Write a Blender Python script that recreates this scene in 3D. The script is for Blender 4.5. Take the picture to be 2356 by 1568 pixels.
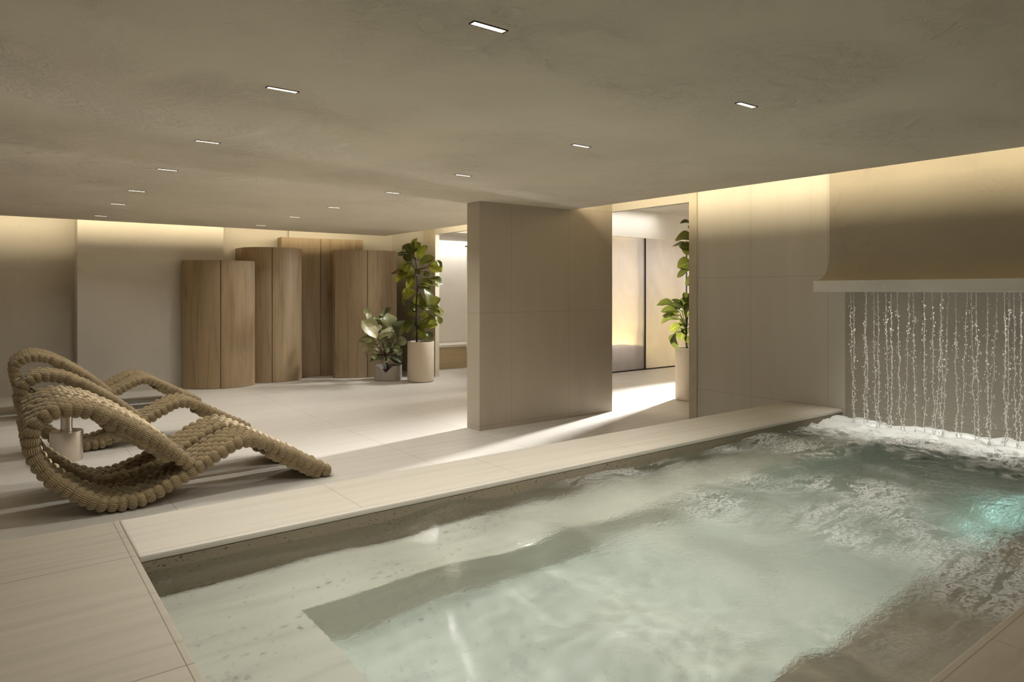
import bpy, bmesh, math, random
from mathutils import Vector, Matrix, noise
C = bpy.context
SC = C.scene
for o in list(bpy.data.objects): bpy.data.objects.remove(o)
COL = SC.collection
R = math.radians

# ------------------------------------------------------------------ camera, world, exposure, large lights
EYE = 1.68
cam_d = bpy.data.cameras.new('camera'); cam = bpy.data.objects.new('camera', cam_d); COL.objects.link(cam)
cam_d.sensor_width = 36.0; cam_d.lens = 36.0 * 1568 / 2356; cam_d.shift_y = -116 / 2356
cam_d.clip_start = 0.05
cam.location = (0, 0, EYE)
cam.rotation_euler = (R(90), 0, -math.atan2(949, 1248))
SC.camera = cam
SC.view_settings.view_transform = 'Standard'; SC.view_settings.look = 'None'
SC.view_settings.gamma = 1.0; SC.view_settings.use_curve_mapping = False
SC.view_settings.exposure = 0.86
w = bpy.data.worlds.new('world'); SC.world = w; w.use_nodes = True
w.node_tree.nodes['Background'].inputs[0].default_value = (0.9, 0.8, 0.62, 1)
w.node_tree.nodes['Background'].inputs[1].default_value = 0.02
SC.cycles.max_bounces = 10; SC.cycles.diffuse_bounces = 4; SC.cycles.glossy_bounces = 5
SC.cycles.transmission_bounces = 7; SC.cycles.transparent_max_bounces = 12
SC.cycles.use_denoising = True; SC.cycles.use_adaptive_sampling = True; SC.cycles.adaptive_threshold = 0.06; SC.cycles.blur_glossy = 0.6
SC.cycles.sample_clamp_indirect = 6.0

LED = (1.0, 0.84, 0.55); WARM = (1.0, 0.97, 0.91); DAY = (1.0, 0.99, 0.97)
def area(name, loc, direction, sx, sy, power, color, parent=None, spread=180, caustics=False):
    d = bpy.data.lights.new(name, 'AREA'); d.shape = 'RECTANGLE'; d.size = sx; d.size_y = sy
    d.energy = power; d.color = color; d.spread = R(spread)
    o = bpy.data.objects.new(name, d); COL.objects.link(o)
    o.location = loc; o.rotation_euler = Vector(direction).to_track_quat('-Z', 'Z').to_euler()
    if caustics:
        try: d.cycles.is_caustics_light = True
        except Exception: pass
    if parent:
        o.parent = parent; o.matrix_parent_inverse = parent.matrix_world.inverted()
    return o

# cove strips above the dropped ceiling and daylight from the window at the end of the spa corridor
P_COVE, P_BACK, P_DAY, P_HALL = 58.0, 46.0, 130.0, 11.0
area('cove_light', (5.76, 4.6, 2.96), (1, 0, -0.05), 0.22, 13.0, P_COVE, LED)
area('cove_light', (1.6, 11.79, 2.93), (0, 1, -0.05), 9.0, 0.17, P_BACK, LED)
area('window_daylight', (13.93, 8.62, 1.95), (-1, -0.20, -0.20), 0.25, 0.5, P_DAY, DAY, None, 36)
area('corridor_cove_light', (9.0, 9.45, 3.25), (0.0, 0.25, -1), 4.6, 0.3, P_HALL, DAY)
area('corridor_cove_light', (8.4, 12.93, 2.98), (0.0, 0.1, -1), 2.6, 0.12, 26.0, DAY)
area('plant_fill_light', (8.2, 10.5, 2.95), (-0.85, 0.3, -0.62), 0.3, 0.3, 15.0, DAY, None, 80)  # unseen lamp added to brighten the plants by the opening
P_DOWN = 4.6; P_POOL = 13.0

# ------------------------------------------------------------------ materials
def new_mat(name):
    m = bpy.data.materials.new(name); m.use_nodes = True
    nt = m.node_tree; b = nt.nodes['Principled BSDF']
    return m, nt, b
def N(nt, t, **kw):
    n = nt.nodes.new(t)
    for k, v in kw.items(): setattr(n, k, v)
    return n
def L(nt, a, b): nt.links.new(a, b)
def coords(nt, scale=(1, 1, 1), kind='Object'):
    tc = N(nt, 'ShaderNodeTexCoord'); mp = N(nt, 'ShaderNodeMapping')
    mp.inputs['Scale'].default_value = scale
    L(nt, tc.outputs[kind], mp.inputs['Vector']); return mp.outputs['Vector']
def noise_tex(nt, vec, scale, detail=6, rough=0.6, dist=0.0):
    n = N(nt, 'ShaderNodeTexNoise'); n.inputs['Scale'].default_value = scale
    n.inputs['Detail'].default_value = detail; n.inputs['Roughness'].default_value = rough
    n.inputs['Distortion'].default_value = dist
    L(nt, vec, n.inputs['Vector']); return n.outputs['Fac']
def ramp(nt, fac, stops):
    r = N(nt, 'ShaderNodeValToRGB'); e = r.color_ramp.elements
    while len(e) < len(stops): e.new(0.5)
    for i, (p, c) in enumerate(stops):
        e[i].position = p; e[i].color = c if len(c) == 4 else (*c, 1)
    L(nt, fac, r.inputs['Fac']); return r.outputs['Color']
def math_n(nt, op, a, b=None, c=None, clamp=False):
    n = N(nt, 'ShaderNodeMath', operation=op); n.use_clamp = clamp
    for i, v in enumerate((a, b, c)):
        if v is None: continue
        if isinstance(v, (int, float)): n.inputs[i].default_value = v
        else: L(nt, v, n.inputs[i])
    return n.outputs[0]
def mix(nt, fac, a, b, blend='MIX'):
    n = N(nt, 'ShaderNodeMix', data_type='RGBA', blend_type=blend)
    if isinstance(fac, (int, float)): n.inputs[0].default_value = fac
    else: L(nt, fac, n.inputs[0])
    for i, v in ((6, a), (7, b)):
        if isinstance(v, tuple): n.inputs[i].default_value = (*v[:3], 1)
        else: L(nt, v, n.inputs[i])
    return n.outputs[2]
def bump(nt, b, h, strength, dist=0.01, prev=None):
    n = N(nt, 'ShaderNodeBump'); n.inputs['Strength'].default_value = strength
    n.inputs['Distance'].default_value = dist; L(nt, h, n.inputs['Height'])
    if prev is not None: L(nt, prev, n.inputs['Normal'])
    L(nt, n.outputs[0], b.inputs['Normal']); return n.outputs[0]
def sc3(c, k): return tuple(min(1, v * k) for v in c)
def grid_line(nt, comp, x0, period, half):
    """1 on a joint line of the given half width"""
    t = math_n(nt, 'SUBTRACT', comp, x0); t = math_n(nt, 'DIVIDE', t, period)
    t = math_n(nt, 'ADD', t, 0.5); t = math_n(nt, 'FRACT', t); t = math_n(nt, 'SUBTRACT', t, 0.5)
    t = math_n(nt, 'ABSOLUTE', t); t = math_n(nt, 'MULTIPLY', t, period)
    return math_n(nt, 'LESS_THAN', t, half)
def one_line(nt, comp, x0, half):
    t = math_n(nt, 'ABSOLUTE', math_n(nt, 'SUBTRACT', comp, x0)); return math_n(nt, 'LESS_THAN', t, half)
def seps(nt):
    g = N(nt, 'ShaderNodeNewGeometry'); s = N(nt, 'ShaderNodeSeparateXYZ'); L(nt, g.outputs['Position'], s.inputs[0])
    return s.outputs

def plaster(name, col, bstr=0.25, rough=0.85):
    m, nt, b = new_mat(name)
    v = coords(nt)
    big = noise_tex(nt, v, 0.7, 3, 0.5)
    c = ramp(nt, big, [(0.3, sc3(col, 0.93)), (0.7, sc3(col, 1.05))])
    fine = noise_tex(nt, v, 9, 8, 0.65, 0.8); patch = noise_tex(nt, v, 1.1, 3, 0.5, 0.5)
    pm = ramp(nt, patch, [(0.42, (0.12,) * 3), (0.62, (1,) * 3)])
    h = math_n(nt, 'MULTIPLY', fine, pm)
    c = mix(nt, math_n(nt, 'MULTIPLY', ramp(nt, fine, [(0.3, (1,) * 3), (0.46, (0,) * 3)]), math_n(nt, 'MULTIPLY', pm, 0.16)), c, sc3(col, 0.6))
    L(nt, c, b.inputs['Base Color']); b.inputs['Roughness'].default_value = rough
    bump(nt, b, h, bstr, 0.03)
    return m

def travertine(name, col, rough=0.42, joints=(), stretch=(0.5, 9, 9), pits=0.0, pit_scale=(14, 40, 40), vein=1.0):
    m, nt, b = new_mat(name)
    v = coords(nt, stretch)
    n1 = noise_tex(nt, v, 1.6, 8, 0.62, 0.4); v2 = coords(nt, tuple(s * 2.6 for s in stretch)); n2 = noise_tex(nt, v2, 2.6, 5, 0.7, 0.2)
    big = noise_tex(nt, coords(nt), 0.55, 3)
    a = 0.10 * vein
    c = ramp(nt, n1, [(0.28, sc3(col, 1 - 1.5 * a)), (0.5, col), (0.74, sc3(col, 1 + 0.7 * a))])
    c = mix(nt, math_n(nt, 'MULTIPLY', ramp(nt, n2, [(0.60, (0,) * 3), (0.72, (1,) * 3)]), 0.35 * vein), c, tuple(x * y for x, y in zip(col, (0.70, 0.66, 0.58))))
    c = mix(nt, 0.25, c, mix(nt, big, sc3(col, 0.84), sc3(col, 1.12)))
    P = seps(nt)
    if pits:
        pv = coords(nt, pit_scale); pn = noise_tex(nt, pv, 1.0, 3, 0.5, 0.3); area_n = noise_tex(nt, coords(nt, (1.2, 3, 3)), 1.3, 2)
        thr = math_n(nt, 'ADD', pn, math_n(nt, 'MULTIPLY', area_n, 0.25))
        pm = ramp(nt, thr, [(0.83 - pits, (0,) * 3), (0.86 - pits, (1,) * 3)])
        c = mix(nt, math_n(nt, 'MULTIPLY', pm, 0.8), c, (0.04, 0.032, 0.02))
    for kind, ax, *ar in joints:
        ln = one_line(nt, P[ax], *ar) if kind == 'o' else grid_line(nt, P[ax], *ar[:3])
        if kind == 'm': ln = math_n(nt, 'MULTIPLY', ln, math_n(nt, 'GREATER_THAN', P[1], ar[3]))
        c = mix(nt, math_n(nt, 'MULTIPLY', ln, 0.72), c, (0.10, 0.08, 0.055))
    L(nt, c, b.inputs['Base Color'])
    rr = ramp(nt, n1, [(0.3, (rough + 0.12,) * 3), (0.7, (rough - 0.05,) * 3)])
    L(nt, rr, b.inputs['Roughness'])
    bump(nt, b, n2, 0.05, 0.01)
    return m

def stone_panel(name, col, joints):
    m, nt, b = new_mat(name)
    v = coords(nt, (2.2, 2.2, 0.3)); n1 = noise_tex(nt, v, 1.3, 8, 0.6, 0.3)
    v2 = coords(nt, (9, 9, 0.5)); n2 = noise_tex(nt, v2, 1.0, 4, 0.6)
    P = seps(nt)
    c = ramp(nt, n1, [(0.28, sc3(col, 0.93)), (0.52, col), (0.75, sc3(col, 1.05))])
    c = mix(nt, math_n(nt, 'MULTIPLY', ramp(nt, n2, [(0.60, (0,) * 3), (0.80, (1,) * 3)]), 0.22), c, sc3(col, 0.65))
    for ax, x0, per, half in joints:
        c = mix(nt, math_n(nt, 'MULTIPLY', grid_line(nt, P[ax], x0, per, half), 0.5), c, sc3(col, 0.4))
    L(nt, c, b.inputs['Base Color']); b.inputs['Roughness'].default_value = 0.5
    bump(nt, b, n1, 0.04, 0.01)
    return m

def simple(name, col, rough=0.5, metal=0.0, bscale=None, bstr=0.1):
    m, nt, b = new_mat(name)
    v = coords(nt); n = noise_tex(nt, v, bscale or 6, 4)
    L(nt, ramp(nt, n, [(0.3, sc3(col, 0.92)), (0.7, sc3(col, 1.06))]), b.inputs['Base Color'])
    b.inputs['Roughness'].default_value = rough; b.inputs['Metallic'].default_value = metal
    if bscale: bump(nt, b, n, bstr, 0.01)
    return m
def emit(name, col, strength):
    m, nt, b = new_mat(name)
    b.inputs['Base Color'].default_value = (0.02, 0.02, 0.02, 1)
    b.inputs['Emission Color'].default_value = (*col, 1); b.inputs['Emission Strength'].default_value = strength
    return m

CEIL = (0.69, 0.625, 0.51); WALLC = (0.55, 0.51, 0.445)
M = {}
M['ceiling'] = plaster('ceiling_plaster', CEIL, 0.9)
M['plaster'] = plaster('wall_plaster', WALLC, 0.22)
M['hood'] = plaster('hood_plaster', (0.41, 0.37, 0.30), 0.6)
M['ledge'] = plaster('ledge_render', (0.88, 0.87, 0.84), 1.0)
M['white'] = plaster('corridor_plaster', (0.70, 0.66, 0.59), 0.1)
M['floor'] = travertine('floor_travertine', (0.64, 0.605, 0.55), 0.36, [('g', 0, 1.12, 1.138, 0.0022), ('g', 1, 6.47, 2.4, 0.002)], vein=0.7)
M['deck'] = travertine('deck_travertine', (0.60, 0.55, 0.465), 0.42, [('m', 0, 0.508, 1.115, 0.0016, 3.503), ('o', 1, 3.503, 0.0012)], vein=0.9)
M['deck_near_shade'] = travertine('deck_near_shade_stone', (0.25, 0.208, 0.15), 0.42, [('g', 0, 0.508, 1.115, 0.002), ('o', 1, 0.868, 0.002)], vein=1.3)  # deck stone again; the dimmer light on this side is put into the colour
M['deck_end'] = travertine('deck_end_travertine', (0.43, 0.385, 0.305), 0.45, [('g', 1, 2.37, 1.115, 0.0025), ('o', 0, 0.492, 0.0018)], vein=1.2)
M['pool_wall_shade'] = travertine('pool_wall_shade_stone', (0.25, 0.205, 0.14), 0.5, stretch=(0.6, 8, 7), pits=0.08, pit_scale=(55, 130, 110), vein=1.3)  # brown stone with the shade under the coping put into its colour
M['pool_bench_shade'] = travertine('pool_bench_shade_stone', (0.27, 0.225, 0.165), 0.5, stretch=(0.6, 8, 7), vein=1.4)  # pool stone turned dark brown; the shade along the near side is painted in
M['pool_deep_tint'] = travertine('pool_floor_water_tint', (0.69, 0.735, 0.665), 0.5, stretch=(0.7, 7, 7), pits=0.03, pit_scale=(26, 80, 80), vein=1.5)  # light absorbed by the deeper water is put into this green tint
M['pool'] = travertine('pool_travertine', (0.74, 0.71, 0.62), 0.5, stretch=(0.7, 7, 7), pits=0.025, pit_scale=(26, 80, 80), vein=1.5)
M['panel_x'] = stone_panel('wall_stone', (0.60, 0.56, 0.49), [(1, 4.53, 0.9, 0.0025), (2, 0.48, 1.353, 0.0025)])
M['fall_shade'] = stone_panel('ledge_shade_stone', (0.37, 0.335, 0.275), [(1, 4.53, 0.9, 0.0025), (2, 0.48, 1.353, 0.0025)])  # wall stone again, the ledge's shade put into its darker colour
M['panel_y'] = stone_panel('partition_stone', (0.49, 0.43, 0.34), [(0, 6.05, 0.95, 0.0025), (2, 1.41, 1.353, 0.0025)])
M['bench'] = travertine('bench_travertine', (0.42, 0.32, 0.19), 0.5, vein=1.2)
M['plenum'] = plaster('plenum_grey', (0.22, 0.20, 0.17), 0.1)
M['trim'] = simple('pale_trim', (0.55, 0.49, 0.38), 0.6)
M['dark'] = simple('dark_metal', (0.05, 0.045, 0.04), 0.35, 0.8)
M['steel'] = simple('brushed_steel', (0.62, 0.55, 0.47), 0.28, 1.0)
M['soil'] = simple('soil', (0.03, 0.022, 0.014), 0.95, 0, 40, 0.8)
M['pot'] = simple('cream_pot', (0.56, 0.48, 0.37), 0.6, 0, 30, 0.12)
M['pot_grey'] = simple('grey_pot', (0.36, 0.335, 0.29), 0.45, 0, 12, 0.1)
M['bark'] = simple('bark', (0.035, 0.024, 0.014), 0.85, 0, 30, 0.5)
M['lens'] = emit('light_lens', (1.0, 0.90, 0.68), 2.0)
M['strip'] = emit('led_strip', LED, 3.0)
M['daypane'] = emit('bright_pane', DAY, 2.0)

def wood(name, col):
    m, nt, b = new_mat(name)
    v = coords(nt, (9, 9, 0.55)); n1 = noise_tex(nt, v, 1.6, 9, 0.65, 0.7)
    v2 = coords(nt, (60, 60, 1.6)); n2 = noise_tex(nt, v2, 2.0, 5, 0.7)
    c = ramp(nt, n1, [(0.28, tuple(x * y for x, y in zip(col, (0.66, 0.60, 0.52)))), (0.48, col), (0.72, sc3(col, 1.18))])
    c = mix(nt, math_n(nt, 'MULTIPLY', ramp(nt, n2, [(0.5, (0,) * 3), (0.7, (1,) * 3)]), 0.3), c, sc3(col, 0.55))
    L(nt, c, b.inputs['Base Color']); b.inputs['Roughness'].default_value = 0.5
    bump(nt, b, n2, 0.08, 0.004)
    return m
M['oak'] = wood('oak_veneer', (0.31, 0.225, 0.13))

def rope_mat():
    m, nt, b = new_mat('knitted_rope')
    uv = N(nt, 'ShaderNodeTexCoord'); s = N(nt, 'ShaderNodeSeparateXYZ'); L(nt, uv.outputs['UV'], s.inputs[0])
    nz = noise_tex(nt, coords(nt), 55, 3)
    st = math_n(nt, 'SINE', math_n(nt, 'ADD', math_n(nt, 'MULTIPLY', s.outputs[0], 2 * math.pi * 22), math_n(nt, 'MULTIPLY', nz, 5.0)))
    st = math_n(nt, 'MULTIPLY', math_n(nt, 'ADD', st, 1.0), 0.5)
    msk = math_n(nt, 'ABSOLUTE', math_n(nt, 'COSINE', math_n(nt, 'MULTIPLY', s.outputs[0], 2 * math.pi)))
    msk = math_n(nt, 'ADD', math_n(nt, 'MULTIPLY', msk, 0.88), 0.12)
    fuzz = noise_tex(nt, coords(nt), 160, 3)
    big = noise_tex(nt, coords(nt), 9, 3)
    col = (0.36, 0.265, 0.13)
    c = ramp(nt, big, [(0.3, sc3(col, 0.85)), (0.7, sc3(col, 1.12))])
    c = mix(nt, math_n(nt, 'MULTIPLY', msk, ramp(nt, st, [(0.08, (0.85,) * 3), (0.5, (0,) * 3)])), c, (0.055, 0.038, 0.016))
    L(nt, c, b.inputs['Base Color']); b.inputs['Roughness'].default_value = 0.9
    b.inputs['Sheen Weight'].default_value = 0.25
    bump(nt, b, math_n(nt, 'ADD', math_n(nt, 'MULTIPLY', st, msk), math_n(nt, 'MULTIPLY', fuzz, 0.5)), 0.8, 0.006)
    return m
M['rope'] = rope_mat()

def leaf_mat(name, dark, mid, light, vs=0.25):
    m, nt, b = new_mat(name)
    at = N(nt, 'ShaderNodeAttribute'); at.attribute_name = 'tone'
    uv = N(nt, 'ShaderNodeTexCoord'); s = N(nt, 'ShaderNodeSeparateXYZ'); L(nt, uv.outputs['UV'], s.inputs[0])
    u = math_n(nt, 'ABSOLUTE', math_n(nt, 'SUBTRACT', s.outputs[0], 0.5))
    mid_v = math_n(nt, 'LESS_THAN', u, 0.025)
    side = math_n(nt, 'FRACT', math_n(nt, 'MULTIPLY', math_n(nt, 'SUBTRACT', s.outputs[1], math_n(nt, 'MULTIPLY', u, 0.7)), 7.0))
    side_v = math_n(nt, 'LESS_THAN', side, 0.10)
    c = ramp(nt, at.outputs['Fac'], [(0.0, dark), (0.55, mid), (1.0, light)])
    nz = noise_tex(nt, coords(nt), 14, 3)
    c = mix(nt, math_n(nt, 'MULTIPLY', nz, 0.22), c, dark)
    vein = math_n(nt, 'MAXIMUM', mid_v, math_n(nt, 'MULTIPLY', side_v, 0.55))
    c = mix(nt, math_n(nt, 'MULTIPLY', vein, vs), c, tuple(min(1, x * 1.3 + 0.02) for x in light))
    L(nt, c, b.inputs['Base Color']); b.inputs['Roughness'].default_value = 0.38
    tr = N(nt, 'ShaderNodeBsdfTranslucent'); L(nt, c, tr.inputs['Color'])
    ms = N(nt, 'ShaderNodeMixShader'); ms.inputs[0].default_value = 0.28
    out = nt.nodes['Material Output']
    L(nt, b.outputs[0], ms.inputs[1]); L(nt, tr.outputs[0], ms.inputs[2]); L(nt, ms.outputs[0], out.inputs['Surface'])
    bump(nt, b, math_n(nt, 'MULTIPLY', vein, -1.0), 0.35, 0.006)
    return m
M['leaf'] = leaf_mat('fig_leaf', (0.06, 0.07, 0.012), (0.29, 0.30, 0.035), (0.58, 0.55, 0.09))
M['leaf_pale'] = leaf_mat('pale_leaf', (0.035, 0.045, 0.016), (0.34, 0.35, 0.15), (0.90, 0.86, 0.58), 0.10)

def water_mat():
    m, nt, b = new_mat('pool_water')
    out = nt.nodes['Material Output']
    b.inputs['Base Color'].default_value = (0.92, 0.985, 0.965, 1)
    b.inputs['Transmission Weight'].default_value = 1.0; b.inputs['IOR'].default_value = 1.333
    b.inputs['Roughness'].default_value = 0.0
    P = seps(nt)
    near = math_n(nt, 'SUBTRACT', P[0], 2.0); near = math_n(nt, 'DIVIDE', near, 4.6, clamp=True)
    v = coords(nt); n1 = noise_tex(nt, v, 7, 4, 0.55, 0.6); n2 = noise_tex(nt, coords(nt, (1, 1.7, 1)), 26, 4, 0.6, 0.8)
    h = math_n(nt, 'MULTIPLY', math_n(nt, 'ADD', n1, math_n(nt, 'MULTIPLY', n2, 0.85)), math_n(nt, 'ADD', math_n(nt, 'MULTIPLY', near, 1.5), 0.06))
    bump(nt, b, h, 0.35, 0.05)
    # foam with glints painted in: thin streaks on churned water, dense under the fall
    def ridge(scale, stretch, dist):
        n = noise_tex(nt, coords(nt, stretch), scale, 5, 0.62, dist)
        r = math_n(nt, 'ABSOLUTE', math_n(nt, 'SUBTRACT', n, 0.5)); return math_n(nt, 'SUBTRACT', 1.0, math_n(nt, 'MULTIPLY', r, 14.0), clamp=True)
    r1 = ridge(1.5, (0.55, 1.5, 1), 1.2); r2 = ridge(3.3, (0.6, 1.4, 1), 1.5)
    speck = noise_tex(nt, coords(nt, (1, 1.6, 1)), 46, 3, 0.7)
    foam_glint = math_n(nt, 'MULTIPLY', math_n(nt, 'MAXIMUM', r1, math_n(nt, 'MULTIPLY', r2, 0.8)), ramp(nt, speck, [(0.40, (0,) * 3), (0.62, (1,) * 3)]))
    foam_glint = math_n(nt, 'MULTIPLY', foam_glint, 2.6, clamp=True)
    area_n = noise_tex(nt, v, 0.9, 2)
    foam_glint = math_n(nt, 'MULTIPLY', foam_glint, ramp(nt, area_n, [(0.40, (0,) * 3), (0.54, (1,) * 3)]))
    foam_glint = math_n(nt, 'MULTIPLY', foam_glint, ramp(nt, near, [(0.08, (0,) * 3), (0.5, (0.5,) * 3), (0.85, (1,) * 3)]))
    foam_glint = math_n(nt, 'MULTIPLY', foam_glint, 1.15, clamp=True)
    band = math_n(nt, 'SUBTRACT', P[0], 4.7); band = math_n(nt, 'DIVIDE', band, 1.9, clamp=True)
    cl = noise_tex(nt, coords(nt, (2.2, 1.3, 1)), 3.4, 6, 0.65, 0.8)
    bandf = math_n(nt, 'ADD', math_n(nt, 'MULTIPLY', band, 0.66), math_n(nt, 'SUBTRACT', cl, 0.5))
    bandf = ramp(nt, bandf, [(0.36, (0,) * 3), (0.60, (1,) * 3)])
    foam_and_glints = math_n(nt, 'MAXIMUM', foam_glint, bandf)
    foam_and_glints = math_n(nt, 'MULTIPLY', foam_and_glints, 0.92, clamp=True)
    d = N(nt, 'ShaderNodeBsdfPrincipled'); d.inputs['Base Color'].default_value = (0.86, 0.88, 0.85, 1); d.inputs['Roughness'].default_value = 0.35
    nb = N(nt, 'ShaderNodeBump'); nb.inputs['Strength'].default_value = 0.6; nb.inputs['Distance'].default_value = 0.02
    L(nt, cl, nb.inputs['Height']); L(nt, nb.outputs[0], d.inputs['Normal'])
    ms = N(nt, 'ShaderNodeMixShader'); L(nt, foam_and_glints, ms.inputs[0]); L(nt, b.outputs[0], ms.inputs[1]); L(nt, d.outputs[0], ms.inputs[2])
    L(nt, ms.outputs[0], out.inputs['Surface'])
    return m
M['water'] = water_mat()
def stream_mat():
    m, nt, b = new_mat('falling_water')
    b.inputs['Base Color'].default_value = (0.98, 0.97, 0.94, 1); b.inputs['Transmission Weight'].default_value = 0.0
    b.inputs['IOR'].default_value = 1.33; b.inputs['Roughness'].default_value = 0.08
    bump(nt, b, noise_tex(nt, coords(nt), 60, 3), 0.6, 0.01)
    return m
M['stream'] = stream_mat()
def fog_glass():
    m, nt, b = new_mat('steamed_glass')
    out = nt.nodes['Material Output']
    v = coords(nt, (1.3, 1, 0.8)); n = noise_tex(nt, v, 1.0, 4, 0.5, 0.6)
    fog = ramp(nt, n, [(0.35, (0.36,) * 3), (0.65, (0.46,) * 3)])
    tr = N(nt, 'ShaderNodeBsdfTransparent'); tr.inputs[0].default_value = (0.95, 0.95, 0.97, 1)
    tl = N(nt, 'ShaderNodeBsdfTranslucent'); tl.inputs[0].default_value = (0.93, 0.91, 0.93, 1)
    gl = N(nt, 'ShaderNodeBsdfGlossy'); gl.inputs['Roughness'].default_value = 0.12
    fr = N(nt, 'ShaderNodeFresnel'); fr.inputs[0].default_value = 1.35
    m1 = N(nt, 'ShaderNodeMixShader'); L(nt, fog, m1.inputs[0]); L(nt, tr.outputs[0], m1.inputs[1]); L(nt, tl.outputs[0], m1.inputs[2])
    m2 = N(nt, 'ShaderNodeMixShader'); L(nt, fr.outputs[0], m2.inputs[0]); L(nt, m1.outputs[0], m2.inputs[1]); L(nt, gl.outputs[0], m2.inputs[2])
    L(nt, m2.outputs[0], out.inputs['Surface'])
    return m
M['glass'] = fog_glass()

# ------------------------------------------------------------------ mesh helpers
def link(name, bm, mat, parent=None, smooth=False):
    me = bpy.data.meshes.new(name); bm.normal_update(); bm.to_mesh(me); bm.free()
    if mat: me.materials.append(mat)
    if smooth:
        for p in me.polygons: p.use_smooth = True
    o = bpy.data.objects.new(name, me); COL.objects.link(o)
    if parent: o.parent = parent
    return o
def box(bm, x0, x1, y0, y1, z0, z1):
    vs = [bm.verts.new((x, y, z)) for x in (x0, x1) for y in (y0, y1) for z in (z0, z1)]
    for f in ((0, 1, 3, 2), (4, 6, 7, 5), (0, 4, 5, 1), (2, 3, 7, 6), (0, 2, 6, 4), (1, 5, 7, 3)):
        bm.faces.new([vs[i] for i in f])
def bevel(bm, w, seg=2):
    bmesh.ops.bevel(bm, geom=bm.edges[:], offset=w, segments=seg, affect='EDGES', profile=0.6)
def boxes(name, lst, mat, parent=None, bev=0):
    bm = bmesh.new()
    for b in lst: box(bm, *b)
    if bev: bevel(bm, bev)
    return link(name, bm, mat, parent)
def struct(name, lst, mat, bev=0):
    o = boxes(name, lst, mat, None, bev); o['kind'] = 'structure'; return o
def lathe(bm, prof, seg=40, cx=0, cy=0):
    rings = []
    for r, z in prof:
        if r < 1e-5: rings.append([bm.verts.new((cx, cy, z))])
        else: rings.append([bm.verts.new((cx + r * math.cos(2 * math.pi * i / seg), cy + r * math.sin(2 * math.pi * i / seg), z)) for i in range(seg)])
    for a, b in zip(rings, rings[1:]):
        for i in range(seg):
            j = (i + 1) % seg
            if len(a) == 1 and len(b) == 1: continue
            if len(a) == 1: bm.faces.new((a[0], b[j], b[i]))
            elif len(b) == 1: bm.faces.new((a[i], a[j], b[0]))
            else: bm.faces.new((a[i], a[j], b[j], b[i]))
def tube(bm, pts, rad, seg=8, cap=True):
    pts = [Vector(p) for p in pts]; rings = []
    for i, p in enumerate(pts):
        t = (pts[min(i + 1, len(pts) - 1)] - pts[max(i - 1, 0)]).normalized()
        a = t.cross(Vector((0, 0, 1)) if abs(t.z) < 0.9 else Vector((1, 0, 0))).normalized(); b = t.cross(a)
        r = rad(i) if callable(rad) else rad
        rings.append([bm.verts.new(p + a * (r * math.cos(2 * math.pi * k / seg)) + b * (r * math.sin(2 * math.pi * k / seg))) for k in range(seg)])
    for r0, r1 in zip(rings, rings[1:]):
        for k in range(seg): bm.faces.new((r0[k], r0[(k + 1) % seg], r1[(k + 1) % seg], r1[k]))
    if cap:
        bm.faces.new(rings[0][::-1]); bm.faces.new(rings[-1])
def prism(bm, poly, z0, z1):
    a = [bm.verts.new((x, y, z0)) for x, y in poly]; b = [bm.verts.new((x, y, z1)) for x, y in poly]
    n = len(poly); bm.faces.new(a[::-1]); bm.faces.new(b)
    for i in range(n): bm.faces.new((a[i], a[(i + 1) % n], b[(i + 1) % n], b[i]))
def empty(name, loc, label, cat, group=None):
    o = bpy.data.objects.new(name, None); COL.objects.link(o); o.location = loc; o.empty_display_size = 0.1
    o['label'] = label; o['category'] = cat
    if group: o['group'] = group
    return o
def tag(o, label, cat, group=None, kind=None):
    o['label'] = label; o['category'] = cat
    if group: o['group'] = group
    if kind: o['kind'] = kind
    return o

# ------------------------------------------------------------------ the room
TOP = 3.34; XW = 6.86; CZ = 2.75
struct('floor', [(-3.2, 15.0, 4.06, 14.4, -0.10, 0.0), (XW, 15.0, 2.0, 4.06, -0.10, 0.0)], M['floor'])
struct('ceiling', [(-3.1, 6.10, -2.1, 12.15, CZ, CZ + 0.07)], M['ceiling'])
struct('ceiling_plenum', [(-3.2, XW + 0.1, -2.2, 13.6, TOP, TOP + 0.06)], M['plenum'])
struct('wall_left', [(-3.2, -3.1, -2.2, 13.6, -0.1, TOP)], M['plaster'])
struct('wall_front', [(-3.2, XW + 0.1, -2.2, -2.1, -0.1, TOP)], M['plaster'])
struct('wall_back', [(-3.2, XW + 0.1, 13.38, 13.5, -0.1, TOP), (1.065, 3.29, 12.90, 13.38, 0, TOP), (4.62, XW, 13.31, 13.38, 0, TOP)], M['plaster'])
struct('wall_right', [(XW, XW + 0.07, 3.45, 5.27, -0.9, TOP)], M['panel_x'])
struct('wall_pool_fall', [(XW, XW + 0.07, -2.2, 3.45, -0.9, TOP)], M['fall_shade'])
struct('wall_right_far', [(XW, XW + 0.07, 11.95, 13.6, 0, TOP), (XW, XW + 0.07, 5.385, 11.47, 2.775, TOP)], M['plaster'])
struct('trim_1', [(XW - 0.015, XW + 0.075, 5.27, 5.385, 0, TOP)], M['trim'])
struct('trim_2', [(XW - 0.015, XW + 0.075, 11.47, 11.95, 0, TOP)], M['trim'])
struct('wall_partition', [(4.62, XW, 6.715, 6.985, 0, TOP)], M['panel_y'])
struct('trim_3', [(5.70, 5.735, -1.9, 11.1, CZ + 0.10, CZ + 0.32)], M['strip'])
struct('trim_4', [(-2.9, 6.0, 11.73, 11.765, CZ + 0.10, CZ + 0.32)], M['strip'])
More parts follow.
